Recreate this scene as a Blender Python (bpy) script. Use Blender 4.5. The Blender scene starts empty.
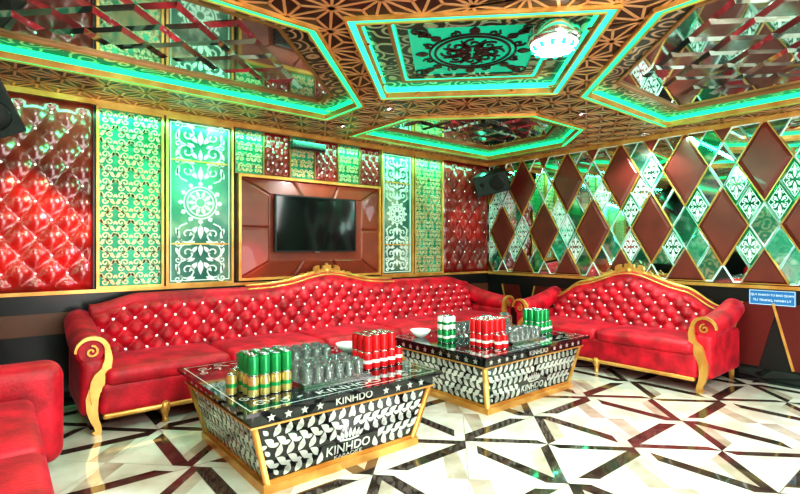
import bpy, math, random
from mathutils import Matrix, Vector
random.seed(4)
pi=math.pi
sc=bpy.context.scene
sc.view_settings.view_transform='Standard'
try: sc.view_settings.look='Medium High Contrast'
except Exception: sc.view_settings.look='None'
sc.view_settings.exposure=.30

# ---------------------------------------------------------------- materials
def sock(b,n,v):
    if n in b.inputs: b.inputs[n].default_value=v
def mat(name,col,rough=.5,metal=0,emis=None,es=0,sheen=0,trans=0,col2=None,scale=8,bump=0,coat=0,ior=1.45,detail=3,lo=.35,hi=.65,col3=None,bscale=None):
    m=bpy.data.materials.new(name); m.use_nodes=True
    nt=m.node_tree; b=nt.nodes['Principled BSDF']
    c=(*col,1)
    sock(b,'Base Color',c); sock(b,'Roughness',rough); sock(b,'Metallic',metal)
    sock(b,'Transmission Weight',trans); sock(b,'IOR',ior); sock(b,'Coat Weight',coat)
    if sheen:
        sock(b,'Sheen Weight',sheen); sock(b,'Sheen Roughness',.3); sock(b,'Sheen Tint',(1,.15,.25,1))
    if emis: sock(b,'Emission Color',(*emis,1)); sock(b,'Emission Strength',es)
    if col2 or bump:
        tc=nt.nodes.new('ShaderNodeTexCoord')
        n=nt.nodes.new('ShaderNodeTexNoise'); n.inputs['Scale'].default_value=scale; n.inputs['Detail'].default_value=detail
        nt.links.new(tc.outputs['Object'],n.inputs['Vector'])
        if col2:
            r=nt.nodes.new('ShaderNodeValToRGB'); r.color_ramp.elements[0].position=lo; r.color_ramp.elements[1].position=hi
            r.color_ramp.elements[0].color=c; r.color_ramp.elements[1].color=(*col2,1)
            if col3:
                e=r.color_ramp.elements.new((lo+hi)/2); e.color=(*col3,1)
            nt.links.new(n.outputs['Fac'],r.inputs['Fac']); nt.links.new(r.outputs['Color'],b.inputs['Base Color'])
        if bump:
            n2=nt.nodes.new('ShaderNodeTexNoise'); n2.inputs['Scale'].default_value=bscale or scale*3
            nt.links.new(tc.outputs['Object'],n2.inputs['Vector'])
            bp=nt.nodes.new('ShaderNodeBump'); bp.inputs['Strength'].default_value=bump; bp.inputs['Distance'].default_value=.01
            nt.links.new(n2.outputs['Fac'],bp.inputs['Height']); nt.links.new(bp.outputs['Normal'],b.inputs['Normal'])
    return m
def floral(name,c1,c2,scale,rough=.3,metal=.6,lo=.35,hi=.6):
    m=bpy.data.materials.new(name); m.use_nodes=True
    nt=m.node_tree; b=nt.nodes['Principled BSDF']
    sock(b,'Roughness',rough); sock(b,'Metallic',metal)
    tc=nt.nodes.new('ShaderNodeTexCoord')
    n=nt.nodes.new('ShaderNodeTexNoise'); n.inputs['Scale'].default_value=scale*.5; n.inputs['Detail'].default_value=1
    mx=nt.nodes.new('ShaderNodeMixRGB'); mx.inputs[0].default_value=.12
    w=nt.nodes.new('ShaderNodeTexVoronoi'); w.inputs['Scale'].default_value=scale
    mul=nt.nodes.new('ShaderNodeMath'); mul.operation='MULTIPLY'; mul.inputs[1].default_value=22
    sn=nt.nodes.new('ShaderNodeMath'); sn.operation='SINE'
    r=nt.nodes.new('ShaderNodeValToRGB'); r.color_ramp.elements[0].position=lo; r.color_ramp.elements[1].position=hi
    r.color_ramp.elements[0].color=(*c1,1); r.color_ramp.elements[1].color=(*c2,1)
    nt.links.new(tc.outputs['Object'],n.inputs['Vector'])
    nt.links.new(tc.outputs['Object'],mx.inputs[1]); nt.links.new(n.outputs['Color'],mx.inputs[2])
    nt.links.new(mx.outputs[0],w.inputs['Vector']); nt.links.new(w.outputs['Distance'],mul.inputs[0])
    nt.links.new(mul.outputs[0],sn.inputs[0]); nt.links.new(sn.outputs[0],r.inputs['Fac'])
    nt.links.new(r.outputs['Color'],b.inputs['Base Color'])
    return m
GOLD=mat('gold_wood',(.60,.27,.06),.3,.5,col2=(.80,.44,.13),scale=6)
GOLDC=mat('gold_ceiling',(.68,.38,.17),.35,.5)
DKGOLD=mat('dark_gold',(.34,.16,.06),.35,.5)
VELVET=mat('red_velvet',(.30,.002,.010),.5,0,sheen=.3,col2=(.74,.008,.032),scale=7,bump=.25,bscale=60,lo=.32,hi=.68)
LEATHER=mat('burgundy_leather',(.16,.010,.009),.22,0,col2=(.30,.018,.015),scale=4,coat=.5)
DIALEATHER=mat('brown_red_leather',(.12,.018,.013),.38,0,col2=(.17,.026,.019),scale=4,coat=.1)
TVLEATHER=mat('brown_leather',(.18,.03,.016),.35,0,col2=(.24,.045,.022),scale=3,coat=.2)
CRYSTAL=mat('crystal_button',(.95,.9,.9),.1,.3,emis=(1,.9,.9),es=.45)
MIRG=mat('green_reflection_mirror',(.04,.50,.28),.06,.9,col2=(.60,.95,.85),scale=3.5,lo=.4,hi=.6,col3=(.10,.42,.28),detail=4)  # green and pale patches are reflections put into the colour
MIRS=mat('silver_mirror',(.92,.98,.96),.03,1,col2=(.50,.72,.68),scale=4)  # teal drift in the tint stands in for the reflected room
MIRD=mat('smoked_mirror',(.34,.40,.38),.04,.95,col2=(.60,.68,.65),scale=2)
MIRC=mat('cyan_reflection_mirror',(.22,.68,.56),.05,.95,col2=(.85,.75,.86),scale=4,lo=.42,hi=.6,col3=(.6,.95,.90))  # cyan and pinkish blotches imitate reflections in the base colour
DAMB=mat('olive_reflection_mirror',(.03,.13,.11),.28,.5,col2=(.30,.36,.26),scale=2.2,lo=.35,hi=.65,col3=(.08,.20,.15))  # dark and olive green noise painted in place of reflections
GREENP=mat('green_panel',(.005,.17,.08),.3,.3,col2=(.03,.40,.24),scale=3)
WHITEL=mat('white_lace',(.86,.92,.90),.35,.1)
PALEG=mat('pale_gold_lace',(.66,.62,.40),.35,.3,col2=(.76,.48,.24),scale=2)
SILVERLEAF=mat('silver_leaf',(.80,.82,.78),.18,.6)
BLACK=mat('black_gloss',(.008,.008,.01),.05,0,coat=.6)
DARK=mat('dark_wall',(.010,.010,.011),.3)
MARBLE=mat('cream_marble',(.58,.49,.41),.045,0,col2=(.84,.78,.71),scale=3,detail=8,coat=.6)
DKTILE=mat('dark_tile',(.022,.014,.012),.07,0,col2=(.07,.045,.036),scale=14,detail=6,coat=.4)
MIDT=mat('brown_grey_tile',(.36,.27,.21),.06,0,col2=(.54,.44,.36),scale=5,detail=6,coat=.4)
GROUT=mat('tile_joint',(.22,.16,.12),.3)
CEILB=mat('ceiling_brown',(.022,.009,.007),.3)
FLORG=floral('floral_band_gold',(.03,.03,.03),(.70,.50,.34),7,lo=.2,hi=.75)
FLORD=floral('floral_band_green',(.02,.05,.035),(.42,.55,.38),7,lo=.2,hi=.75)
TUFTM=mat('bronze_mirror_tile',(.16,.14,.13),.10,.85,col2=(.50,.43,.38),scale=1.8)
LED=mat('green_led',(.01,.5,.18),.5,0,emis=(.008,.56,.19),es=2.0)
LEDC=mat('mint_led',(.02,.5,.25),.5,0,emis=(.02,.58,.27),es=1.9)
LAMPW=mat('lamp_white',(1,1,1),.4,0,emis=(.9,1,.96),es=7)
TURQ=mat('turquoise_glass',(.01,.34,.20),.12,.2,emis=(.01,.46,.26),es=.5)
MAROON=mat('maroon_inlay',(.03,.010,.012),.3)
SCREEN=mat('tv_screen',(.004,.006,.006),.08,0,coat=.2)
PLASTIC=mat('black_plastic',(.012,.016,.015),.3)
GRILLE=mat('speaker_grille',(.02,.03,.03),.5,bump=.6,scale=60)
CANG=mat('can_green',(.02,.30,.09),.25,.5)
CANY=mat('can_gold',(.62,.5,.18),.25,.7)
CANR=mat('can_red',(.70,.015,.02),.25,.4)
CANW=mat('can_white',(.85,.85,.82),.3,.3)
ALU=mat('aluminium',(.75,.76,.78),.2,1)
GLASS=mat('clear_glass',(1,1,1),.0,0,trans=.93,ior=1.52)
TRAY=mat('steel_tray',(.75,.78,.78),.12,1)
CERAM=mat('white_ceramic',(.88,.88,.86),.15)
BLUE=mat('blue_sign',(.02,.16,.45),.35)
WHITE=mat('white_paint',(.95,.95,.95),.4)
TAN=mat('tan_band',(.14,.045,.025),.35)
REDP=mat('red_panel',(.12,.012,.010),.3)

# ---------------------------------------------------------------- mesh builder
class MB:
    def __init__(s): s.v=[];s.f=[];s.mi=[];s.sm=[];s.mats=[];s.M=Matrix.Identity(4)
    def add(s,vs,fs,m,smooth=False):
        if m not in s.mats: s.mats.append(m)
        k=s.mats.index(m); o=len(s.v)
        s.v+= [tuple(s.M@Vector(p)) for p in vs]
        for f in fs: s.f.append([o+i for i in f]); s.mi.append(k); s.sm.append(smooth)
    def box(s,x0,x1,y0,y1,z0,z1,m):
        v=[(x,y,z) for z in(z0,z1) for y in(y0,y1) for x in(x0,x1)]
        s.add(v,[(0,2,3,1),(4,5,7,6),(0,1,5,4),(2,6,7,3),(0,4,6,2),(1,3,7,5)],m)
    def prism(s,p,z0,z1,m,m2=None):
        n=len(p); v=[(a[0],a[1],z0) for a in p]+[(a[0],a[1],z1) for a in p]
        s.add(v,[tuple(range(n,2*n)),tuple(reversed(range(n)))],m)
        s.add(v,[(i,(i+1)%n,n+(i+1)%n,n+i) for i in range(n)],m2 or m)
    def ring(s,A,B,z0,z1,m):
        n=len(A); v=[(a[0],a[1],z) for z in(z0,z1) for P in(A,B) for a in P]
        f=[]
        for i in range(n):
            j=(i+1)%n
            f+=[(i,j,n+j,n+i),(2*n+i,3*n+i,3*n+j,2*n+j),(i,2*n+i,2*n+j,j),(n+i,n+j,3*n+j,3*n+i)]
        s.add(v,f,m)
    def lathe(s,prof,c,n,m,smooth=True,cap=True):
        v=[];f=[]
        for r,z in prof:
            for i in range(n):
                a=2*pi*i/n; v.append((c[0]+r*math.cos(a),c[1]+r*math.sin(a),c[2]+z))
        for k in range(len(prof)-1):
            for i in range(n):
                j=(i+1)%n; f.append((k*n+i,k*n+j,(k+1)*n+j,(k+1)*n+i))
        s.add(v,f,m,smooth)
        if cap:
            l=len(prof)-1
            s.add(v,[tuple(reversed(range(n))),tuple(range(l*n,l*n+n))],m)
    def tube(s,path,r,n,m,up=(0,0,1),flat=1):
        P=[Vector(p) for p in path]; L=len(P); v=[];f=[]
        U0=Vector(up)
        for k in range(L):
            t=(P[min(k+1,L-1)]-P[max(k-1,0)]).normalized()
            a=t.cross(U0)
            if a.length<1e-3: a=t.cross(Vector((1,0,0)))
            a.normalize(); b=a.cross(t)
            rr=r[k] if isinstance(r,(list,tuple)) else r
            for i in range(n):
                q=2*pi*i/n; v.append(tuple(P[k]+a*rr*math.cos(q)+b*rr*flat*math.sin(q)))
        for k in range(L-1):
            for i in range(n):
                j=(i+1)%n; f.append((k*n+i,k*n+j,(k+1)*n+j,(k+1)*n+i))
        f.append(tuple(range(n))); f.append(tuple(range((L-1)*n,L*n)))
        s.add(v,f,m,True)
    def ribbon(s,pts,w,th,m,z0=0):
        L=len(pts); v=[];f=[]
        for k in range(L):
            a=Vector(pts[max(k-1,0)]);b=Vector(pts[min(k+1,L-1)]);t=(b-a)
            if t.length<1e-9:t=Vector((1,0))
            t.normalize(); nx,ny=-t.y,t.x
            ww=(w[k] if isinstance(w,list) else w)/2
            x,y=pts[k]
            v+=[(x+nx*ww,y+ny*ww,z0),(x-nx*ww,y-ny*ww,z0),(x-nx*ww,y-ny*ww,z0+th),(x+nx*ww,y+ny*ww,z0+th)]
        for k in range(L-1):
            o=4*k;q=o+4
            f+=[(o+3,o+2,q+2,q+3),(o,o+3,q+3,q),(o+2,o+1,q+1,q+2)]
        f+=[(0,1,2,3),(4*L-4,4*L-3,4*L-2,4*L-1)]
        s.add(v,f,m)
    def leaf(s,x,y,ang,ln,wd,th,m,z0=0,bend=0):
        pts=[];N=5
        for side in(1,-1):
            rg=range(N+1) if side==1 else range(N-1,0,-1)
            for i in rg:
                t=i/N; w=wd/2*math.sin(pi*t**.8)*side; yy=w+bend*ln*math.sin(pi*t)*.5
                a=t*ln; pts.append((x+a*math.cos(ang)-yy*math.sin(ang),y+a*math.sin(ang)+yy*math.cos(ang)))
        s.prism(list(reversed(pts)),z0,z0+th,m)
    def rbox(s,c,sz,r,m,seg=3,bulge=0,div=6):
        h=[a/2 for a in sz]
        def co(hh):
            rr=min(r,hh*.99); L=[-hh+rr*(1-math.cos(pi/2*i/seg)) for i in range(seg+1)]
            inner=[-hh+rr+(2*hh-2*rr)*i/div for i in range(1,div)]
            return L+inner+[-a for a in reversed(L)]
        C=[co(a) for a in h]
        for ax in range(3):
            u,w=(ax+1)%3,(ax+2)%3
            for sg in(-1,1):
                v=[];f=[];A=C[u];B=C[w]
                for a in A:
                    for b in B:
                        p=[0,0,0];p[ax]=sg*h[ax];p[u]=a;p[w]=b
                        inn=[max(-h[i]+min(r,h[i]*.99),min(h[i]-min(r,h[i]*.99),p[i])) for i in range(3)]
                        d=Vector(p)-Vector(inn)
                        q=Vector(inn)+ (d.normalized()*r if d.length>1e-9 else d)
                        if bulge and ax==2 and sg==1:
                            q.z+=bulge*(1-(a/h[u])**2)*(1-(b/h[w])**2)
                        v.append((c[0]+q.x,c[1]+q.y,c[2]+q.z))
                nb=len(B)
                for i in range(len(A)-1):
                    for j in range(nb-1):
                        q=(i*nb+j,(i+1)*nb+j,(i+1)*nb+j+1,i*nb+j+1)
                        f.append(q if sg==1 else tuple(reversed(q)))
                s.add(v,f,m,True)
    def text(s,body,size,x,y,z,m,ext=.001,sx=1,bold=0):
        cu=bpy.data.curves.new('t','FONT'); cu.body=body; cu.size=size; cu.extrude=ext; cu.align_x='CENTER'; cu.align_y='CENTER'; cu.offset=bold
        o=bpy.data.objects.new('t',cu); sc.collection.objects.link(o)
        bpy.context.view_layer.update()
        me=bpy.data.meshes.new_from_object(o.evaluated_get(bpy.context.evaluated_depsgraph_get()))
        s.add([(x+v.co.x*sx,y+v.co.y,z+v.co.z) for v in me.vertices],[tuple(p.vertices) for p in me.polygons],m)
        bpy.data.objects.remove(o); bpy.data.curves.remove(cu)
    def build(s,name,merge=True):
        me=bpy.data.meshes.new(name); me.from_pydata(s.v,[],s.f)
        for m in s.mats: me.materials.append(m)
        for i,p in enumerate(me.polygons): p.material_index=s.mi[i]; p.use_smooth=s.sm[i]
        if merge:
            import bmesh
            bm=bmesh.new(); bm.from_mesh(me); bmesh.ops.remove_doubles(bm,verts=bm.verts,dist=1e-5)
            bmesh.ops.recalc_face_normals(bm,faces=bm.faces); bm.to_mesh(me); bm.free()
        me.update()
        o=bpy.data.objects.new(name,me); sc.collection.objects.link(o)
        return o
def frame(o,a,b,c):
    M=Matrix.Identity(4)
    for i,ax in enumerate((a,b,c)):
        for r in range(3): M[r][i]=ax[r]
    for r in range(3): M[r][3]=o[r]
    return M
def BACK(x,z,off=0.002): return frame((x,-off,z),(1,0,0),(0,0,1),(0,-1,0))
def RIGHT(y,z,off=0.002): return frame((-off,y,z),(0,-1,0),(0,0,1),(-1,0,0))

def clip(p,x0,x1,y0,y1):
    for ax,lim,sg in((0,x0,1),(0,x1,-1),(1,y0,1),(1,y1,-1)):
        out=[]
        for i in range(len(p)):
            a,b=p[i-1],p[i]; da=(a[ax]-lim)*sg; db=(b[ax]-lim)*sg
            if (da>=0)!=(db>=0):
                t=da/(da-db); out.append((a[0]+(b[0]-a[0])*t,a[1]+(b[1]-a[1])*t))
            if db>=0: out.append(b)
        p=out
        if len(p)<3: return None
    ar=sum(p[i-1][0]*p[i][1]-p[i][0]*p[i-1][1] for i in range(len(p)))/2
    return p if abs(ar)>1e-4 else None
def inset(p,d):
    n=len(p); ar=sum(p[i-1][0]*p[i][1]-p[i][0]*p[i-1][1] for i in range(n))
    if ar<0: p=list(reversed(p))
    L=[]
    for i in range(n):
        a=Vector(p[i]);b=Vector(p[(i+1)%n]);t=(b-a).normalized(); nn=Vector((-t.y,t.x)); L.append((a+nn*d,t))
    out=[]
    for i in range(n):
        (a,t),(b,u)=L[i-1],L[i]; den=t.x*u.y-t.y*u.x
        k=((b.x-a.x)*u.y-(b.y-a.y)*u.x)/den; q=a+t*k; out.append((q.x,q.y))
    return out
def inside(p,x,y):
    c=False
    for i in range(len(p)):
        a,b=p[i-1],p[i]
        if (a[1]>y)!=(b[1]>y) and x<(b[0]-a[0])*(y-a[1])/(b[1]-a[1])+a[0]: c=not c
    return c
def spiral(cx,cy,r,a0,turns,d=1,n=14,r1=.15):
    return [(cx+r*(1-(1-r1)*i/n)*math.cos(a0+d*2*pi*turns*i/n),cy+r*(1-(1-r1)*i/n)*math.sin(a0+d*2*pi*turns*i/n)) for i in range(n+1)]

def lace(mb,w,h,cell,m,lw=.014,th=.006):
    nx=max(1,round(w/cell)); ny=max(1,round(h/cell)); cx=w/nx; cy=h/ny
    for i in range(nx):
        for j in range(ny):
            x=-w/2+(i+.5)*cx; y=-h/2+(j+.5)*cy; s=1 if (i+j)%2 else -1; r=cell*.30
            mb.ribbon(spiral(x-s*.12*cell,y+.2*cell,r,-pi/2,1.35,s),lw,th,m)
            mb.ribbon(spiral(x+s*.16*cell,y-.22*cell,r*.85,pi/2,1.3,s),lw,th,m)
            mb.ribbon([(x-s*cell*.45,y-cell*.4),(x-s*cell*.3,y-.1*cell),(x-s*.05*cell,y-.12*cell),(x+s*.3*cell,y+.1*cell),(x+s*cell*.45,y+cell*.45)],lw*1.1,th,m)
            mb.leaf(x+s*.15*cell,y+.1*cell,.6*s+(pi if s<0 else 0),cell*.42,cell*.2,th,m)
            mb.leaf(x-s*.2*cell,y-.15*cell,-2.1 if s>0 else -1.0,cell*.36,cell*.18,th,m)
            mb.leaf(x+s*.30*cell,y+.42*cell,-.9 if s>0 else -2.2,cell*.30,cell*.15,th,m)
            mb.leaf(x-s*.38*cell,y+.02*cell,1.9 if s>0 else 1.2,cell*.30,cell*.14,th,m)
def damask(mb,w,h,m,th=.006,lw=.013):
    R=w*.30
    for rr in(R,R*.8,R*.3): mb.ribbon([(rr*math.cos(2*pi*i/24),rr*math.sin(2*pi*i/24)) for i in range(25)],lw,th,m)
    for i in range(10): mb.leaf(R*.3*math.cos(i*pi/5),R*.3*math.sin(i*pi/5),i*pi/5,R*.5,R*.24,th,m)
    for i in range(12): mb.leaf(R*1.04*math.cos(i*pi/6),R*1.04*math.sin(i*pi/6),i*pi/6,R*.32,R*.3,th,m)
    for sy in(1,-1):
        y=R*1.5; k=0
        while y<h/2-.05:
            sz=w*(.17 if k%2 else .21)
            for sx in(1,-1):
                a0=-pi/2*sy
                mb.ribbon(spiral(sx*w*.24,sy*(y+sz*.7),sz,a0,1.4,sx*sy),lw,th,m)
                mb.ribbon(spiral(sx*w*.40,sy*(y+sz*1.45),sz*.42,a0,1.3,-sx*sy,10),lw*.8,th,m)
                mb.leaf(sx*w*.06,sy*y,sy*(pi/2-sx*.7),sz*1.1,sz*.42,th,m)
                mb.leaf(sx*w*.44,sy*(y+.1*sz),sy*(pi/2)+sx*sy*.35,sz*1.0,sz*.35,th,m)
                mb.leaf(sx*w*.10,sy*(y+sz*1.3),(0 if sx>0 else pi)+.4*sx*sy,sz*.9,sz*.34,th,m)
            mb.leaf(0,sy*(y-.02),sy*pi/2,sz*1.3,sz*.5,th,m)
            y+=sz*1.75; k+=1

def rectring(mb,x0,x1,y0,y1,w,z0,z1,m):
    A=[(x0,y0),(x1,y0),(x1,y1),(x0,y1)]
    mb.ring(A,[(x0+w,y0+w),(x1-w,y0+w),(x1-w,y1-w),(x0+w,y1-w)],z0,z1,m)
def tuft(p,q): return (abs(math.sin(pi*p))*abs(math.sin(pi*q)))**.45
def tuftpanel(mb,w,h,a,b,amp,m,btn,base=.02):
    nu=int(w/a*10); nv=int(h/b*10); v=[];f=[]
    for i in range(nu+1):
        for j in range(nv+1):
            x=w*i/nu;y=h*j/nv; e=min(1,min(x,w-x,y,h-y)/.02)
            v.append((x-w/2,y-h/2,(base+amp*tuft(x/a+y/b,x/a-y/b))*e))
    for i in range(nu):
        for j in range(nv):
            o=i*(nv+1)+j; f.append((o,o+nv+1,o+nv+2,o+1))
    mb.add(v,f,m,True)
    for ii in range(0,int(2*w/a)+1):
        for jj in range(0,int(2*h/b)+1):
            if (ii+jj)%2: continue
            x=ii*a/2;y=jj*b/2
            if .03<x<w-.03 and .03<y<h-.03: mb.lathe([(.013,0),(.012,.006),(.005,.012)],(x-w/2,y-h/2,base),6,btn,False)

H=2.66
X0,Y0=-6.7,-6.3
# ---------------------------------------------------------------- floor
mb=MB(); mb.box(X0-.1,.1,Y0-.1,.1,-.1,0,MARBLE)
S=.80
def fp(cx,cy,pts,m,z=.0008):
    q=clip([(cx+a,cy+b) for a,b in pts],X0,0,Y0,0)
    if q: mb.add([(a,b,z) for a,b in q],[tuple(range(len(q)))],m)
for i in range(-10,2):
    for j in range(-9,2):
        cx=i*S+.2; cy=j*S+.1
        for k in range(4):
            c,s=math.cos(k*pi/2),math.sin(k*pi/2)
            R=lambda L:[(x*c-y*s,x*s+y*c) for x,y in L]
            h=S/2; w=.088
            fp(cx,cy,R([(-h,-h),(h,-h),(h,-h+.004),(-h,-h+.004)]),GROUT,.0005)
            fp(cx,cy,R([(0,-.003),(h,h-.003),(h,h+.003),(0,.003)]),GROUT,.0005)
            if (i+j)%2==0:
                fp(cx,cy,R([(0,0),(w,0),(h,h-w),(h,h)]),DKTILE)
                if k%2==0: fp(cx,cy,R([(w,0),(h,h-w),(h,h-w*2.3),(w*2.3,0)]),MIDT,.0006)
            else:
                fp(cx,cy,R([(-h,-h),(h-w*1.2,-h),(h-w*2.2,-h+w),(-h+w,-h+w)]),DKTILE)
                if k%2: fp(cx,cy,R([(0,0),(h,-h+w*1.2),(h,-h+w*2.6),(w*1.0,w*1.0)]),MIDT,.0006)
mb.build('floor',merge=False)

# ---------------------------------------------------------------- ceiling
COF=[[(-4.33,-2.72),(-3.35,-3.70),(-2.37,-2.72),(-3.35,-1.74)],
 [(-6.4,-2.45),(-4.5,-2.45),(-3.4,-1.36),(-3.4,-.8),(-6.4,-.8)],
 [(-2.72,-1.28),(-1.85,-2.15),(-1.0,-2.15),(-.4,-1.55),(-.4,-.36),(-2.72,-.36)],
 [(-3.1,-5.3),(-.46,-5.3),(-.46,-2.85),(-2.05,-2.85),(-3.1,-3.9)],
 [(-6.4,-5.3),(-3.6,-5.3),(-3.6,-3.95),(-4.55,-3.0),(-6.4,-3.0)]]
cu=bpy.data.curves.new('c','CURVE'); cu.dimensions='2D'; cu.fill_mode='BOTH'; cu.extrude=.04
def spl(P):
    s=cu.splines.new('POLY'); s.points.add(len(P)-1)
    for i,p in enumerate(P): s.points[i].co=(p[0],p[1],0,1)
    s.use_cyclic_u=True
spl([(X0-.1,Y0-.1),(.1,Y0-.1),(.1,.1),(X0-.1,.1)])
for c in COF: spl(c)
o=bpy.data.objects.new('c',cu); sc.collection.objects.link(o); bpy.context.view_layer.update()
me=bpy.data.meshes.new_from_object(o.evaluated_get(bpy.context.evaluated_depsgraph_get()))
mb=MB()
mb.add([(v.co.x,v.co.y,v.co.z+H+.04) for v in me.vertices],[tuple(p.vertices) for p in me.polygons],CEILB)
bpy.data.objects.remove(o)
mb.box(X0-.1,.1,Y0-.1,.1,H+.08,H+.2,CEILB)
a=.29; hh=a*math.sqrt(3)/2; seen=set()
holes=[inset(c,-.03) for c in COF]
def strip(p,q):
    mx,my=(p[0]+q[0])/2,(p[1]+q[1])/2
    if not(X0<mx<-.02 and Y0<my<-.02): return
    for c in holes:
        if inside(c,mx,my): return
    key=(round(mx,3),round(my,3))
    if key in seen: return
    seen.add(key)
    d=Vector((q[0]-p[0],q[1]-p[1])); d.normalize(); w=.0085; n=(-d.y*w,d.x*w)
    P=[(p[0]+n[0],p[1]+n[1]),(p[0]-n[0],p[1]-n[1]),(q[0]-n[0],q[1]-n[1]),(q[0]+n[0],q[1]+n[1])]
    z=H-.004
    P=[(min(0,max(X0,x)),min(0,max(Y0,y))) for x,y in P]
    mb.add([(x,y,z) for x,y in P]+[(x,y,H) for x,y in P],[(0,1,2,3),(0,3,7,4),(1,5,6,2)],GOLDC)
for j in range(0,int(-Y0/hh)+2):
    for i in range(-2,int(-X0/a)+3):
        ox=X0+i*a+(j%2)*a/2; oy=-j*hh
        A=(ox,oy);B=(ox+a,oy);C=(ox+a/2,oy-hh);D=(ox+a*1.5,oy-hh)
        for T in((A,B,C),(B,D,C)):
            g=(sum(t[0] for t in T)/3,sum(t[1] for t in T)/3)
            for k in range(3): strip(T[k],T[(k+1)%3]); strip(T[k],g)
for n,c in enumerate(COF):
    z=H
    led=LEDC if n==0 else LED
    mb.ring(inset(c,-.066),inset(c,-.050),z-.024,z+.0,GOLD)
    mb.ring(inset(c,-.050),inset(c,-.006),z-.014,z+.0,led)
    mb.ring(inset(c,-.006),inset(c,.006),z-.024,z+.02,GOLD)
    mb.ring(inset(c,.0),inset(c,.008),z+.02,z+.078,led)
    bw=.2 if n else .15
    mb.ring(inset(c,.008),inset(c,bw),z+.065,z+.079,FLORG if n in(1,3,4) else FLORD)
    mb.ring(inset(c,bw),inset(c,bw+.024),z+.050,z+.079,DKGOLD)
    inn=inset(c,bw+.024)
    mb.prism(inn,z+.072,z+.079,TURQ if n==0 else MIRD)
    if n==0:
        mb.ring(inset(c,bw+.028),inset(c,bw+.040),z+.060,z+.072,LEDC)
        mb.ring(inset(c,bw+.055),inset(c,bw+.12),z+.060,z+.072,FLORD)
        mb.M=frame((-3.35,-2.72,z+.071),(.7071,.7071,0),(.7071,-.7071,0),(0,0,-1))
        for R in(.30,.26): mb.ribbon([(R*math.cos(2*pi*i/32),R*math.sin(2*pi*i/32)) for i in range(33)],.014,.01,MAROON)
        for k in range(8):
            t=k*pi/4
            mb.ribbon(spiral(.15*math.cos(t),.15*math.sin(t),.07,t,1.3,1),.014,.01,MAROON)
            mb.leaf(.02*math.cos(t+.4),.02*math.sin(t+.4),t+.4,.2,.045,.01,MAROON)
            mb.leaf(.31*math.cos(t),.31*math.sin(t),t,.09,.07,.01,MAROON)
            mb.ribbon(spiral(.33*math.cos(t+.39),.33*math.sin(t+.39),.045,t,1.3,-1,10),.012,.01,MAROON)
        for sx in(1,-1):
            for sy in(1,-1):
                mb.ribbon(spiral(sx*.36,sy*.36,.07,0,1.4,sx*sy),.016,.01,MAROON)
                mb.leaf(sx*.27,sy*.27,math.atan2(sy,sx),.16,.06,.01,MAROON)
        mb.M=Matrix.Identity(4)
    else:
        s=.36; core=inset(inn,.005)
        for i in range(-30,30):
            for j in range(-30,30):
                if n!=2: cx=-3.35+(i-j)*s/2; cy=-2.7+(i+j)*s/2; P=[(cx-s/2,cy),(cx,cy-s/2),(cx+s/2,cy),(cx,cy+s/2)]
                else:
                    cx=-1.5+i*.26; cy=-1.2+j*.26; P=[(cx-.13,cy-.13),(cx+.13,cy-.13),(cx+.13,cy+.13),(cx-.13,cy+.13)]
                if not(inside(core,cx,cy)) : continue
                if not all(inside(core,*p) for p in P): continue
                Q=[(cx+(p[0]-cx)*.72,cy+(p[1]-cy)*.72) for p in P]; R=[(cx+(p[0]-cx)*.96,cy+(p[1]-cy)*.96) for p in P]
                v=[(x,y,z+.072) for x,y in R]+[(x,y,z+.050) for k,(x,y) in enumerate(Q)]
                mb.add(v,[(0,1,5,4),(1,2,6,5),(2,3,7,6),(3,0,4,7),(4,5,6,7)],(TUFTM if (i+j)%2 else MIRD) if n!=2 else MIRD)
mb.build('ceiling',merge=False)

n_tr=[0]
def trim(x0,x1,y0,y1,z0,z1,m,nm=None):
    t=MB(); t.box(x0,x1,y0,y1,z0,z1,m); n_tr[0]+=1; t.build(nm or 'trim_%d'%n_tr[0])
trim(X0,0,-.04,-.001,H-.05,H-.001,GOLD); trim(-.04,-.001,Y0,-.04,H-.05,H-.001,GOLD)
trim(X0,0,-.03,-.001,.955,.985,GOLD); trim(-.03,-.001,Y0,-.03,.94,.975,GOLD)
trim(X0,0,-.012,-.001,.62,.80,TAN)
trim(X0,0,-.02,-.001,0,.12,BLACK,'baseboard_back'); trim(-.02,-.001,Y0,-.03,0,.14,BLACK,'baseboard_right')
# ---------------------------------------------------------------- walls
mb=MB(); mb.box(X0-.1,.1,0,.1,0,H,DARK); mb.build('wall_back')
mb=MB(); mb.box(0,.1,Y0-.1,0,0,H,DARK); mb.build('wall_right')
mb=MB(); mb.M=RIGHT(0,0)
for k in range(16):
    y=.3+k*.42
    q=[(y,.16),(y+.30,.16),(y+.46,.80),(y+.16,.80)] if k%2 else [(y+.16,.16),(y+.46,.16),(y+.30,.80),(y,.80)]
    q=clip(q,.05,6.2,.16,.8)
    if q: mb.prism(q,0,.012,REDP)
    if q and len(q)==4: mb.ribbon([q[0],q[3]],.022,.02,GOLD)
mb.build('wainscot_panel',merge=False)
GW=floral('green_gold_wall',(.10,.45,.32),(.92,.86,.70),5,.2,.4)
mb=MB(); mb.box(X0-.1,X0,Y0-.1,0,0,H,GW); mb.build('wall_left')
mb=MB(); mb.box(X0,0,Y0-.1,Y0,0,H,GW); mb.build('wall_front')
trim(X0+.001,X0+.012,Y0,0,0,.9,DARK); trim(X0,0,Y0+.001,Y0+.010,0,.9,DARK)
mb=MB(); mb.box(-1.6,-.7,Y0+.011,Y0+.05,0,2.1,REDP)
mb.M=frame((-1.15,Y0+.05,1.05),(1,0,0),(0,0,1),(0,1,0))
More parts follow.
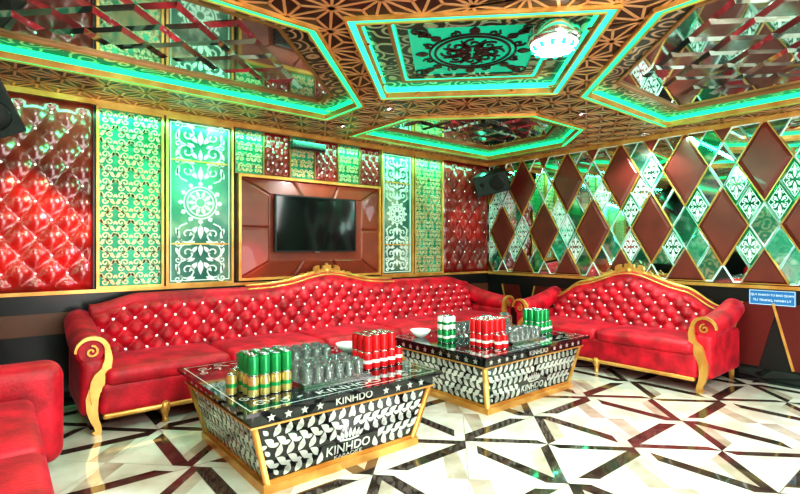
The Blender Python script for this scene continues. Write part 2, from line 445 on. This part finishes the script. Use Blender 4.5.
rectring(mb,-.45,.45,-1.05,1.05,.05,0,.02,GOLD); rectring(mb,-.32,.32,-.9,-.1,.03,0,.015,GOLD); rectring(mb,-.32,.32,.05,.9,.03,0,.015,GOLD)
mb.build('door_1')

ZB=.987; ZT=H-.052; PH=ZT-ZB; ZC=(ZB+ZT)/2
def tufted(x0,x1,z0=ZB,z1=ZT):
    mb=MB(); mb.M=BACK((x0+x1)/2,(z0+z1)/2); tuftpanel(mb,x1-x0,z1-z0,.22,.30,.035,LEATHER,CRYSTAL)
    return mb.build('tufted_wall_panel',merge=False)
tufted(X0+.02,-5.28); tufted(-.99,-.02)
for x0,x1 in((-5.26,-4.71),(-1.55,-1.01)):
    mb=MB(); mb.M=BACK((x0+x1)/2,ZC); w=x1-x0
    mb.box(-w/2,w/2,-PH/2,PH/2,0,.012,GREENP)
    rectring(mb,-w/2,w/2,-PH/2,PH/2,.022,.012,.05,GOLD)
    mb.M=BACK((x0+x1)/2,ZC,.014); lace(mb,w-.05,PH-.05,.125,PALEG,.012,.012)
    mb.build('carved_screen_panel',merge=False)
for x0,x1 in((-4.69,-4.04),(-2.11,-1.57)):
    mb=MB(); mb.M=BACK((x0+x1)/2,ZC); w=x1-x0
    mb.box(-w/2,w/2,-PH/2,PH/2,0,.012,DAMB)
    rectring(mb,-w/2,w/2,-PH/2,PH/2,.022,.012,.045,GOLD)
    rectring(mb,-w/2+.04,w/2-.04,-PH/2+.04,PH/2-.04,.008,.012,.03,WHITEL)
    mb.box(-w/2+.05,w/2-.05,.40,.415,.012,.03,GOLD);mb.box(-w/2+.05,w/2-.05,-.415,-.40,.012,.03,GOLD)
    mb.M=BACK((x0+x1)/2,ZC,.015); damask(mb,w-.12,PH-.12,WHITEL,.008,.014)
    mb.build('damask_mirror_panel',merge=False)
mb=MB(); n=6; w=(-2.13+4.02)/n; zc=(2.13+ZT)/2; hr=ZT-2.13
for k in range(n):
    xc=-4.02+(k+.5)*w
    mb.M=BACK(xc,zc)
    if k%2==0:
        mb.box(-w/2,w/2,-hr/2,hr/2,0,.012,GREENP)
        mb.M=BACK(xc,zc,.014); lace(mb,w-.03,hr-.03,.10,PALEG,.010,.008)
    else:
        mb.M=BACK(xc,zc,.003); tuftpanel(mb,w-.01,hr,.105,.15,.025,LEATHER,CRYSTAL,.012)
    mb.M=BACK(xc,zc); rectring(mb,-w/2,w/2,-hr/2,hr/2,.008,.0,.03,DKGOLD)
mb.build('upper_wall_panel',merge=False)
mb=MB(); cx=-3.07; mb.M=BACK(cx,1.565,.004)
W2,H2=.90,.535
mb.box(-W2,W2,-H2,H2,0,.03,TVLEATHER)
rectring(mb,-W2-.025,W2+.025,-H2-.025,H2+.025,.028,0,.07,GOLD)
ix,iz=.60,.36
O=[(-W2,-H2),(W2,-H2),(W2,H2),(-W2,H2)];I=[(-ix,-iz),(ix,-iz),(ix,iz),(-ix,iz)]
for k in range(4):
    a,b=O[k],O[(k+1)%4];c,d=I[(k+1)%4],I[k]; N=3 if k%2==0 else 2
    for t in range(N):
        l=lambda p,q,u:(p[0]+(q[0]-p[0])*u,p[1]+(q[1]-p[1])*u)
        g=.004
        P=[l(a,b,t/N+g),l(a,b,(t+1)/N-g),l(d,c,(t+1)/N-g),l(d,c,t/N+g)]
        m0=(sum(p[0] for p in P)/4,sum(p[1] for p in P)/4)
        Q=[(m0[0]+(p[0]-m0[0])*.9,m0[1]+(p[1]-m0[1])*.9) for p in P]
        hs=[.035,.035,.085,.085]
        v=[(P[i][0],P[i][1],hs[i]) for i in range(4)]+[(Q[i][0],Q[i][1],hs[i]*.95+.014) for i in range(4)]
        mb.add(v,[(0,1,5,4),(1,2,6,5),(2,3,7,6),(3,0,4,7),(4,5,6,7)],TVLEATHER,False)
mb.box(-ix,ix,-iz,iz,.03,.085,TVLEATHER)
mb.build('television_surround',merge=False)
mb=MB(); mb.M=BACK(-3.11,1.615,.091)
mb.box(-.2,.2,-.15,.15,0,.03,PLASTIC); mb.box(-.52,.52,-.31,.31,.03,.06,PLASTIC)
rectring(mb,-.52,.52,-.31,.31,.014,.06,.068,PLASTIC); mb.box(-.506,.506,-.296,.296,.06,.062,SCREEN)
mb.box(-.03,.03,-.318,-.31,.04,.06,ALU)
mb.build('television')

# harlequin wall
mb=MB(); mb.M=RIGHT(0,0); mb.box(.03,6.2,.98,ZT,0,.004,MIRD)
PX,PZ=.73,1.30; yb=1.40; zb=2.23
def rp(cx,cz,u0,u1,v0,v1):
    f=lambda u,v:(cx+(u-v)*PX/2, cz-PZ/2+(u+v)*PZ/2)
    return [f(u0,v0),f(u1,v0),f(u1,v1),f(u0,v1)]
def piece(P,m,hgt,leather=False):
    q=clip(P,.05,6.15,.99,ZT)
    if not q: return
    cx=sum(p[0] for p in q)/len(q);cz=sum(p[1] for p in q)/len(q)
    s1=[(cx+(p[0]-cx)*.97,cz+(p[1]-cz)*.97) for p in q]
    e=.80 if leather else .86
    s2=[(cx+(p[0]-cx)*e,cz+(p[1]-cz)*e) for p in q]
    n=len(q)
    gx,gz=(0,0) if leather else (random.uniform(-.05,.05),random.uniform(-.04,.04))
    v=[(x,y,.004) for x,y in s1]+[(x,y,hgt+gx*(x-cx)+gz*(y-cz)) for i,(x,y) in enumerate(s2)]
    mb.add(v,[(i,(i+1)%n,n+(i+1)%n,n+i) for i in range(n)]+[tuple(range(n,2*n))],m)
    mb.ribbon(q+[q[0]],.010 if leather else .006,.026 if leather else .016,GOLD if leather else WHITEL)
    return q,cx,cz
keepM=mb.M.copy(); t3=.36; t2=1-t3
for r in range(-1,3):
    for k in range(-1,9):
        cx=yb+(k-.5*(r%2))*PX - PX; cz=zb-r*PZ/2
        oz=cz+PZ/2-PZ*t2/2
        piece(rp(cx,oz,0,t2,0,t2),DIALEATHER,.030,leather=True)
        for (u0,u1,v0,v1) in((t2,1,0,t2/2),(t2,1,t2/2,t2),(0,t2/2,t2,1),(t2/2,t2,t2,1),(t2,1,t2,1)):
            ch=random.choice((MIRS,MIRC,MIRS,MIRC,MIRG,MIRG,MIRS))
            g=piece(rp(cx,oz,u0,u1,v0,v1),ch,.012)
            if g and random.random()<.6:
                q,gx,gz=g
                if abs(max(p[1] for p in q)-min(p[1] for p in q)-PZ/2*((u1-u0)+(v1-v0)))<.01:
                    mb.M=keepM@Matrix.Translation((gx,gz,.012))
                    th=.006
                    mb.ribbon([(0,-.165),(.092,0),(0,.165),(-.092,0),(0,-.165)],.006,th,WHITEL)
                    for sy in(1,-1):
                        mb.leaf(0,sy*.02,sy*pi/2,.13,.026,th,WHITEL)
                        for sx in(1,-1):
                            mb.ribbon(spiral(sx*.040,sy*.035,.030,-pi/2*sy,1.3,sx*sy,10),.0075,th,WHITEL)
                            mb.ribbon(spiral(sx*.022,sy*.098,.017,-pi/2*sy,1.2,sx*sy,8),.006,th,WHITEL)
                            mb.leaf(sx*.012,sy*.01,math.atan2(sy,sx*.8),.05,.016,th,WHITEL)
                    mb.M=keepM
mb.build('harlequin_wall_panel',merge=False)

# ---------------------------------------------------------------- sofas
def sofa(name,L,M,T,trim,crestz,ncush,legs):
    D=.88; mb=MB(); mb.M=M; Li=L-.36
    a=.165;b=.17; nu=int(Li/.0165); v=[];f=[]
    tn=28
    for i in range(nu+1):
        x=-Li/2+Li*i/nu; t=T(x); row=[]
        for k in range(tn+1):
            s=k/tn; z=.40+(t-.06-.40)*s
            fade=min(1,(1-s)/.10)*min(1,min(x+Li/2,Li/2-x)/.04)
            zz=z-.40
            d=.068*tuft(x/a+zz/b,x/a-zz/b)*fade
            row.append((x,-.25+.10*s-d,z))
        for k in range(1,8):
            an=pi*k/7; row.append((x,-.10-.075*math.cos(an),t-.06+.06*math.sin(an)))
        row.append((x,-.02,.14)); row.append((x,-.25,.14)); 
        v+=row
    nr=len(row)
    for i in range(nu):
        for k in range(nr-1):
            o=i*nr+k; f.append((o,o+nr,o+nr+1,o+1))
    f.append(tuple(range(nr))); f.append(tuple(range(nu*nr,nu*nr+nr)))
    mb.add(v,f,VELVET,True)
    nb=int(Li/a*2)
    for ii in range(-nb,nb+1):
        for jj in range(1,14):
            if (ii+jj)%2: continue
            x=ii*a/2; z=.40+jj*b/2
            if abs(x)<Li/2-.05 and z<T(x)-.09:
                s=(z-.4)/(T(x)-.46)
                mb.rbox((x,-.262+.10*s,z),(.024,.018,.024),.008,CRYSTAL,2,0,1)
    x0,x1=trim; N=60
    path=[(x0+(x1-x0)*i/N,-.10,T(x0+(x1-x0)*i/N)+.012) for i in range(N+1)]
    mb.tube(path,[.024*min(1,.35+3*min(i,N-i)/N) for i in range(N+1)],8,GOLD)
    mb.tube([(p[0],-.16,p[2]-.035) for p in path],.010,6,GOLD)
    Mk=mb.M.copy(); mb.M=Mk@frame((0,-.085,T(0)),(1,0,0),(0,0,1),(0,-1,0))
    hc=crestz-T(0)
    for k in range(5):
        an=pi/2+(k-2)*.5; mb.leaf(0,-.01,an,hc*(1.05-.10*abs(k-2)),hc*.55,.045-.006*abs(k-2),GOLD)
    mb.lathe([(.03,0),(.03,.05),(.012,.062)],(0,.01,0),12,GOLD)
    for s in(1,-1):
        mb.ribbon(spiral(s*.12,.02,.05,pi/2+s*.4,1.4,-s),.026,.04,GOLD)
        mb.ribbon(spiral(s*.24,-.03,.036,pi/2,1.4,s),.020,.035,GOLD)
        for q in (1,2.2):
            xx=s*(.12+.13*q); zz=T(xx)-T(0)+.02
            mb.leaf(xx,zz,(-.45) if s>0 else (pi+.45),.13,.045,.03,GOLD,0,.3*s)
    mb.M=Mk
    mb.rbox((0,-D/2-.03,.25),(L-.30,D-.06,.24),.04,VELVET,3,0,8)
    cw=Li/ncush
    for k in range(ncush):
        mb.rbox((-Li/2+cw*(k+.5),-.565,.405),(cw-.006,.69,.13),.055,VELVET,4,.02,8)
    mb.rbox((0,-D+.02,.125),(L-.34,.05,.04),.015,GOLD,2,0,4)
    for s in(1,-1):
        xa=s*(L/2-.12)
        mb.rbox((xa,-D/2,.34),(.17,D-.10,.42),.05,VELVET,3,0,6)
        n=10; path=[(xa+s*.015,-.03-(D-.10)*i/n,.60+.14*((1-i/n)**2)) for i in range(n+1)]
        mb.tube(path,[.10+.012*math.sin(pi*i/n) for i in range(n+1)],18,VELVET)
        mb.M=Mk@frame((xa+s*.015,-D+.075,.60),(1,0,0),(0,0,1),(0,-1,0))
        mb.lathe([(.088,0),(.08,.012)],(0,0,0),20,VELVET)
        sp=[(-s*.10*math.cos(t),.10*math.sin(t)) for t in [pi*1.0-pi*1.0*i/16 for i in range(17)]]
        mb.ribbon(sp,[.015+.022*i/16 for i in range(17)],.04,GOLD)
        mb.ribbon(spiral(-s*.0,.0,.045,pi/2,1.3,s),.014,.03,GOLD)
        dn=[(-s*.10,.0),(-s*.105,-.06),(-s*.09,-.13),(-s*.055,-.20),(-s*.02,-.27),(s*.0,-.34),(s*.0,-.42),(-s*.015,-.49),(-s*.035,-.54),(-s*.04,-.575),(-s*.02,-.60)]
        mb.ribbon(dn,[.04,.05,.065,.075,.08,.08,.07,.055,.045,.045,.06],.05,GOLD)
        mb.leaf(-s*.06,-.12,-pi/2+s*.25,.26,.09,.065,GOLD)
        mb.M=Mk
        mb.tube([(xa,-.06,.2),(xa,-.05,.1),(xa,-.04,0)],[.035,.028,.022],8,GOLD,up=(1,0,0))
    for x in legs:
        mb.tube([(x,-D+.04,.15),(x,-D+.01,.11),(x,-D+.025,.06),(x,-D+.02,.02),(x,-D+.01,0)],[.045,.04,.024,.02,.028],10,GOLD,up=(1,0,0))
        mb.tube([(x,-.08,.15),(x,-.08,0)],[.035,.025],8,GOLD,up=(1,0,0))
    return mb.build(name)
def ss(t): t=max(0,min(1,t)); return t*t*(3-2*t)
Ll=4.98
Tl=lambda x: .95+.12*math.exp(-(x/.42)**2)-.08*(1-ss((Ll/2-.18-abs(x))/.4))
sofa('tufted_sofa',Ll,frame((-3.02,-.085,0),(1,0,0),(0,1,0),(0,0,1)),Tl,(-.95,.95),1.18,5,(-1.9,-.65,.65,1.9))
Lr=2.28
Tr=lambda x: .88+.19*math.exp(-(x/.42)**2)-.15*(1-ss((Lr/2-.18-abs(x))/.35))
sofa('tufted_sofa',Lr,frame((-.055,-2.31,0),(0,-1,0),(1,0,0),(0,0,1)),Tr,(-Lr/2+.2,Lr/2-.2),1.19,2,(0,))
mb=MB()
mb.rbox((-6.20,-2.45,.235),(.90,2.2,.33),.05,VELVET,3,0,6)
for k in range(2): mb.rbox((-6.20,-2.0-.92*k-.02,.44),(.86,.90,.14),.055,VELVET,4,.02,8)
mb.rbox((-6.14,-1.42,.37),(1.04,.26,.60),.09,VELVET,5,0,6)
mb.rbox((-6.20,-3.50,.37),(.92,.22,.60),.09,VELVET,5,0,6)
mb.rbox((-6.54,-2.45,.55),(.24,2.2,.70),.08,VELVET,4,0,6)
for x in(-5.78,-6.55):
    for y in(-1.45,-3.45): mb.tube([(x,y,.08),(x,y,0)],[.04,.028],10,GOLD,up=(1,0,0))
mb.build('red_sofa')

# ---------------------------------------------------------------- coffee tables
def star(mb,x,y,r,th,m):
    P=[( x+(r if i%2==0 else r*.42)*math.cos(pi/2+i*pi/5), y+(r if i%2==0 else r*.42)*math.sin(pi/2+i*pi/5)) for i in range(10)]
    mb.prism(P,0,th,m)
def table(x0,x1,y0,y1,txt):
    cx,cy=(x0+x1)/2,(y0+y1)/2; mb=MB()
    hx,hy=(x1-x0)/2,(y1-y0)/2; bx,by=hx-.17,hy-.13; tx,ty=hx-.05,hy-.05
    mb.M=Matrix.Translation((cx,cy,0))
    def lv(a,b,z): return [(-a,-b,z),(a,-b,z),(a,b,z),(-a,b,z)]
    zb,zt=.05,.40
    v=lv(bx,by,zb)+lv(tx-.02,ty-.02,zt)
    mb.add(v,[(0,1,5,4),(1,2,6,5),(2,3,7,6),(3,0,4,7),(4,5,6,7),(3,2,1,0)],BLACK)
    mb.box(-bx-.03,bx+.03,-by-.03,by+.03,0,.05,GOLD)
    mb.box(-tx,tx,-ty,ty,.40,.475,BLACK)
    mb.box(-tx-.008,tx+.008,-ty-.008,ty+.008,.397,.407,GOLD)
    mb.box(-hx,hx,-hy,hy,.478,.50,BLACK)
    mb.ring([(-hx+.035,-hy+.035),(hx-.035,-hy+.035),(hx-.035,hy-.035),(-hx+.035,hy-.035)],[(-hx+.043,-hy+.043),(hx-.043,-hy+.043),(hx-.043,hy-.043),(-hx+.043,hy-.043)],.49,.5004,SILVERLEAF)
    for sx in(1,-1):
        for sy in(1,-1):
            mb.tube([(sx*bx,sy*by,zb),(sx*(tx-.02),sy*(ty-.02),zt)],.024,4,GOLD)
    T0=mb.M.copy()
    for (a,n,half,other_b,other_t,hb) in (((1,0,0),(0,-1,0),bx,by,ty-.02,tx-.02),((-1,0,0),(0,1,0),bx,by,ty-.02,tx-.02),((0,-1,0),(-1,0,0),by,bx,tx-.02,ty-.02),((0,1,0),(1,0,0),by,bx,tx-.02,ty-.02)):
        a=Vector(a);n=Vector(n); base=n*other_b+Vector((0,0,zb)); top=n*other_t+Vector((0,0,zt)); u=(top-base); hl=u.length; u.normalize(); nn=a.cross(u)
        mb.M=T0@frame(base+nn*.001,a,u,nn)
        half_at=lambda y: half+(hb-half)*y/hl
        front=abs(n.y)>.5
        rows=5
        for r in range(rows):
            y=.022+r*(hl-.04)/rows
            gap=(.20 if r<2 else .12 if r==2 else .0) if front else .0
            s=gap+.022; q=0
            while s<half_at(y)-.045:
                for sg in(1,-1):
                    an=pi/2-sg*(.75 if r%2 else -.35)
                    mb.leaf(sg*s,y,an,.080,.040,.004,SILVERLEAF,0,.25*sg)
                    mb.leaf(sg*(s+.034),y+.016,an-sg*1.1,.048,.026,.004,SILVERLEAF)
                s+=.070; q+=1
        rectring(mb,-half,half,0,.018,.008,0,.006,GOLD)
        if front:
            mb.text(txt,.082,0,.075,.001,SILVERLEAF,.001,1,.001)
            mb.text('KARAOKE',.032,0,.028,.001,SILVERLEAF,.001,1.4)
            for k in range(-3,4): mb.leaf(k*.022,.135,pi/2-k*.22,.07-.006*abs(k),.024,.003,SILVERLEAF)
            mb.ribbon([(-.07,.132),(0,.125),(.07,.132)],.012,.004,SILVERLEAF)
        ob=(ty if front else tx)
        mb.M=T0@frame(n*ob+Vector((0,0,.4405)),a,(0,0,1),n)
        L=(tx if front else ty)
        if front: mb.text(txt,.062,0,0,.001,SILVERLEAF,.001,1.1,.001)
        k=.24 if front else .05
        while k<L-.04:
            for sg in(1,-1): star(mb,sg*k,0,.026,.003,SILVERLEAF)
            k+=.10
    mb.M=T0@frame((0,0,.5002),(1,0,0),(0,1,0),(0,0,1))
    for sx in(1,-1):
        for sy in(1,-1):
            mb.ribbon(spiral(sx*(hx-.14),sy*(hy-.14),.05,0,1.4,sx*sy),.009,.0004,SILVERLEAF)
            mb.ribbon(spiral(sx*(hx-.26),sy*(hy-.10),.035,pi/2,1.3,-sx*sy),.008,.0004,SILVERLEAF)
            mb.ribbon(spiral(sx*(hx-.10),sy*(hy-.26),.035,pi/2,1.3,sx*sy),.008,.0004,SILVERLEAF)
            for k in range(3): mb.leaf(sx*(hx-.20-.07*k),sy*(hy-.16+.03*k),(pi if sx>0 else 0)+.5*sx*sy,.06,.022,.0004,SILVERLEAF)
    mb.M=T0@frame((0,-hy+.10,.5002),(1,0,0),(0,1,0),(0,0,1)); mb.text(txt,.085,0,0,.0002,SILVERLEAF,.0002,1.4,.001)
    mb.M=T0
    return mb.build('coffee_table',merge=False)
table(-4.95,-3.55,-2.63,-1.38,'KINHDO')
table(-3.02,-1.50,-2.56,-1.36,'KINHDO')
TZ=.5012
def can(mb,x,y,z,c1,c2):
    mb.lathe([(.026,0),(.031,.006)],(x,y,z),14,ALU)
    mb.lathe([(.0315,.006),(.0325,.012),(.0325,.045)],(x,y,z),14,c1,True,False)
    mb.lathe([(.0326,.045),(.0326,.068)],(x,y,z),14,c2,True,False)
    mb.lathe([(.0325,.068),(.0325,.105),(.027,.117)],(x,y,z),14,c1,True,False)
    mb.lathe([(.027,.117),(.027,.120),(.024,.120),(.024,.117)],(x,y,z),14,ALU)
    mb.leaf(x-.012,y,0,.026,.014,.0015,ALU,z+.1185)
def cans(x,y,nx,ny,cols,extra=()):
    mb=MB()
    for lev in range(2):
        for i in range(nx):
            for j in range(ny):
                c1,c2=cols[lev]
                can(mb,x+i*.069,y+j*.069,TZ+lev*.1205,c1,c2)
    for ex,ey in extra: can(mb,x+ex,y+ey,TZ,*cols[0])
    mb.build('beer_cans')
cans(-4.80,-2.36,4,3,[(CANY,CANG),(CANG,CANG)],((-.08,.12),(-.02,.23),(.06,.22)))
cans(-3.93,-2.27,4,3,[(CANR,CANW),(CANR,CANR)],((.29,.02),(.29,.10)))
cans(-2.74,-2.32,4,3,[(CANR,CANW),(CANR,CANR)],((.05,-.09),(.12,-.1)))
cans(-1.86,-2.22,3,3,[(CANG,CANW),(CANG,CANG)],((.22,.02),(.22,.1)))
cans(-2.84,-1.95,2,2,[(CANG,CANW),(CANW,CANG)])
def glasses(x,y,nx,ny,dx=.08):
    mb=MB()
    x1=x+(nx-1)*dx+.02; y1=y+(ny-1)*dx
    # steel serving tray carrying the glasses
    mb.box(x-.042,x1+.042,y-.042,y1+.042,TZ,TZ+.006,TRAY)
    rectring(mb,x-.048,x1+.048,y-.048,y1+.048,.006,TZ,TZ+.016,TRAY)
    for i in range(nx):
        for j in range(ny):
            X=x+i*dx+(j%2)*.02;Y=y+j*dx
            mb.lathe([(.026,0),(.036,.10),(.0335,.10),(.024,.012),(.001,.012)],(X,Y,TZ+.0065),16,GLASS)
    mb.build('drinking_glasses',merge=False)
glasses(-4.45,-2.36,6,4,.076); glasses(-2.39,-2.32,6,3,.076); glasses(-4.60,-1.84,8,3,.085); glasses(-2.48,-1.74,6,2,.085)
def pitcher(x,y):
    mb=MB(); mb.lathe([(.05,0),(.07,.03),(.072,.08),(.05,.14),(.045,.19),(.055,.20),(.05,.2),(.04,.185)],(x,y,TZ),20,GLASS)
    mb.tube([(x+.05,y,TZ+.18),(x+.11,y,TZ+.16),(x+.115,y,TZ+.09),(x+.07,y,TZ+.05)],.007,8,GLASS,up=(0,1,0)); mb.build('glass_pitcher',merge=False)
pitcher(-2.30,-1.95); pitcher(-2.02,-1.94)
def bowl(x,y):
    mb=MB(); mb.lathe([(.035,0),(.075,.03),(.10,.07),(.096,.07),(.07,.034),(.03,.008)],(x,y,TZ),24,CERAM); mb.build('ceramic_bowl',merge=False)
bowl(-3.72,-1.70); bowl(-2.82,-1.58)

# ---------------------------------------------------------------- speakers etc
def speaker(M):
    mb=MB(); mb.M=M
    P=[(-.25,0),(.25,0),(.20,.26),(-.20,.26)]
    mb.prism(P,-.15,.15,PLASTIC)
    mb.prism([(-.235,-.012),(.235,-.012),(.235,0),(-.235,0)],-.135,.135,GRILLE)
    mb.M=M@frame((.08,-.012,0),(1,0,0),(0,0,1),(0,-1,0))
    mb.lathe([(.10,0),(.11,.008),(.10,.012),(.03,.004)],(0,0,0),24,PLASTIC); mb.lathe([(.035,0),(.03,.01)],(-.22,0.02,0),16,PLASTIC)
    mb.M=M; mb.tube([(0,.24,0),(0,.34,0),(0,.36,.05)],.018,8,PLASTIC,up=(1,0,0)); mb.box(-.06,.06,.34,.36,-.02,.12,PLASTIC)
    mb.build('wall_speaker')
speaker(Matrix.Translation((-.40,-.42,2.27))@Matrix.Rotation(math.radians(-58),4,'Z')@Matrix.Rotation(math.radians(22),4,'X')@Matrix.Rotation(math.radians(-12),4,'Y'))
speaker(Matrix.Translation((-5.99,-.56,2.36))@Matrix.Rotation(math.radians(15),4,'Z')@Matrix.Rotation(math.radians(22),4,'X')@Matrix.Rotation(math.radians(60),4,'Y'))
mb=MB(); mb.M=BACK(-3.2,2.50,.038); mb.rbox((0,0,.05),(.42,.09,.09),.015,PLASTIC,2,0,2); mb.rbox((0,0,.097),(.38,.06,.006),.003,GRILLE,1,0,1); mb.box(-.04,.04,-.02,.02,-.03,.01,PLASTIC); mb.build('soundbar')
mb=MB(); mb.M=RIGHT(-3.65,.855,.001); mb.box(-.19,.19,-.075,.075,.0,.016,BLUE)
rectring(mb,-.185,.185,-.07,.07,.004,.016,.0175,WHITE)
mb.text('QUY KHACH TU BAO QUAN',.030,0,.025,.017,WHITE,.0005,.9); mb.text('TU TRANG, HANH LY',.032,0,-.027,.017,WHITE,.0005); mb.build('wall_sign')
mb=MB(); c=(-3.42,-3.42)
mb.lathe([(.10,.0),(.14,-.03),(.15,-.09),(.14,-.12)],(c[0],c[1],H-.002),28,ALU)
mb.lathe([(.135,-.12),(.12,-.15),(.06,-.165),(.005,-.168)],(c[0],c[1],H),28,LAMPW)
for k in range(12):
    t=k*pi/6; mb.lathe([(.018,-.135),(.012,-.16)],(c[0]+.115*math.cos(t),c[1]+.115*math.sin(t),H),8,LEDC)
mb.build('disco_ceiling_light')
DL=[(-3.08,-.62),(-1.55,-2.50),(-3.1,-1.45),(-.22,-2.5),(-5.0,-2.75),(-5.0,-5.6),(-1.8,-5.6),(-3.35,-4.6)]
for x,y in DL:
    mb=MB(); mb.lathe([(.05,-.008),(.055,-.02),(.04,-.024),(.036,-.012)],(x,y,H),20,ALU); mb.lathe([(.036,-.010),(.02,-.012)],(x,y,H),16,LAMPW); mb.build('downlight')

# ---------------------------------------------------------------- lights
def area(loc,target,size,power,col,sy=None):
    l=bpy.data.lights.new('fill_wash','AREA'); l.energy=power; l.color=col; l.size=size
    if sy: l.shape='RECTANGLE'; l.size_y=sy
    o=bpy.data.objects.new('fill_wash_light',l); sc.collection.objects.link(o); o.location=loc
    o.rotation_euler=(Vector(target)-Vector(loc)).to_track_quat('-Z','Y').to_euler(); return o
def spot(loc,target,power,col,ang=40,blend=.5,r=.05):
    l=bpy.data.lights.new('spot','SPOT'); l.energy=power; l.color=col; l.spot_size=math.radians(ang); l.spot_blend=blend; l.shadow_soft_size=r
    o=bpy.data.objects.new('spot_light',l); sc.collection.objects.link(o); o.location=loc
    o.rotation_euler=(Vector(target)-Vector(loc)).to_track_quat('-Z','Y').to_euler()
for x,y in DL: spot((x,y,H-.03),(x,y,0),60,(1,.96,.95),130,.6,.05)
spot((-3.42,-3.42,H-.18),(-3.42,-3.42,0),60,(.9,1,.98),150,.6,.12)
area((-5.2,-5.9,2.35),(-2.8,-1.2,.9),1.2,72,(1,.95,.96))  # added fill from behind the camera, no fixture modelled
area((-4.2,-5.7,.7),(-3.2,-2.6,2.7),1.6,66,(1,.93,.92))  # added uplight behind the camera, brightens the ceiling
area((-1.5,-5.6,2.3),(-1.2,-1.5,.8),1.2,36,(1,.95,.96))  # second added fill behind the camera, right side
area((-3.3,-.16,2.56),(-3.3,-.02,1.2),6.0,45,(.10,1,.5),.05)
area((-.16,-2.9,2.56),(-.02,-2.9,1.2),.05,45,(.2,1,.7),5.4)
area((-6.55,-3.2,2.56),(-6.68,-3.2,1.2),.05,70,(.5,1,.75),5.0)  # added wash, brightens the unseen left wall for the mirrors to reflect
area((-3.3,-6.15,2.56),(-3.3,-6.28,1.2),5.5,70,(.6,1,.8),.05)  # added wash on the unseen front wall, also for mirror reflections
L0=(-3.42,-3.42,2.45)
spot(L0,(-5.0,0,2.1),110,(.05,1,.40),34,.9)
spot(L0,(-5.65,0,2.4),700,(.03,1,.35),11,.7)
spot(L0,(-1.6,0,1.8),70,(.2,1,.5),30,.8)
spot(L0,(0,-2.6,1.9),110,(.15,1,.7),50,.8)
spot(L0,(-5.75,0,1.45),1500,(1,.03,.04),13,.7)
spot(L0,(-5.50,0,1.12),1100,(1,.08,.22),6,.5)
spot(L0,(-3.9,0,1.18),400,(1,.05,.20),7,.5)
spot(L0,(-5.8,0,1.85),1500,(1,.18,.10),4,.5)
spot(L0,(-5.6,0,1.65),1500,(1,.35,.45),2.5,.5)
spot(L0,(-.5,0,1.7),500,(1,.05,.05),8,.6)
spot(L0,(-2.2,-3.4,0),90,(1,.25,.7),22,.6)
spot(L0,(-4.7,-3.4,0),120,(.9,.25,.9),22,.6)
spot(L0,(-5.3,-2.4,0),160,(.35,.35,1),16,.6)
spot(L0,(-1.4,-3.5,0),120,(1,.40,.25),18,.6)
spot(L0,(-1.2,-4.2,0),160,(.7,.3,1),14,.6)
spot(L0,(-3.0,-3.0,0),50,(.2,1,.5),18,.6)
w=bpy.data.worlds.new('w'); sc.world=w; w.use_nodes=True; w.node_tree.nodes['Background'].inputs[0].default_value=(.5,.5,.5,1); w.node_tree.nodes['Background'].inputs[1].default_value=.3

cam=bpy.data.cameras.new('camera'); co=bpy.data.objects.new('camera',cam); sc.collection.objects.link(co)
co.location=(-5.93,-5.06,1.358); co.rotation_euler=(pi/2,0,math.radians(-39.4)); cam.lens=22.05; cam.sensor_width=36; cam.clip_start=.05
sc.camera=co
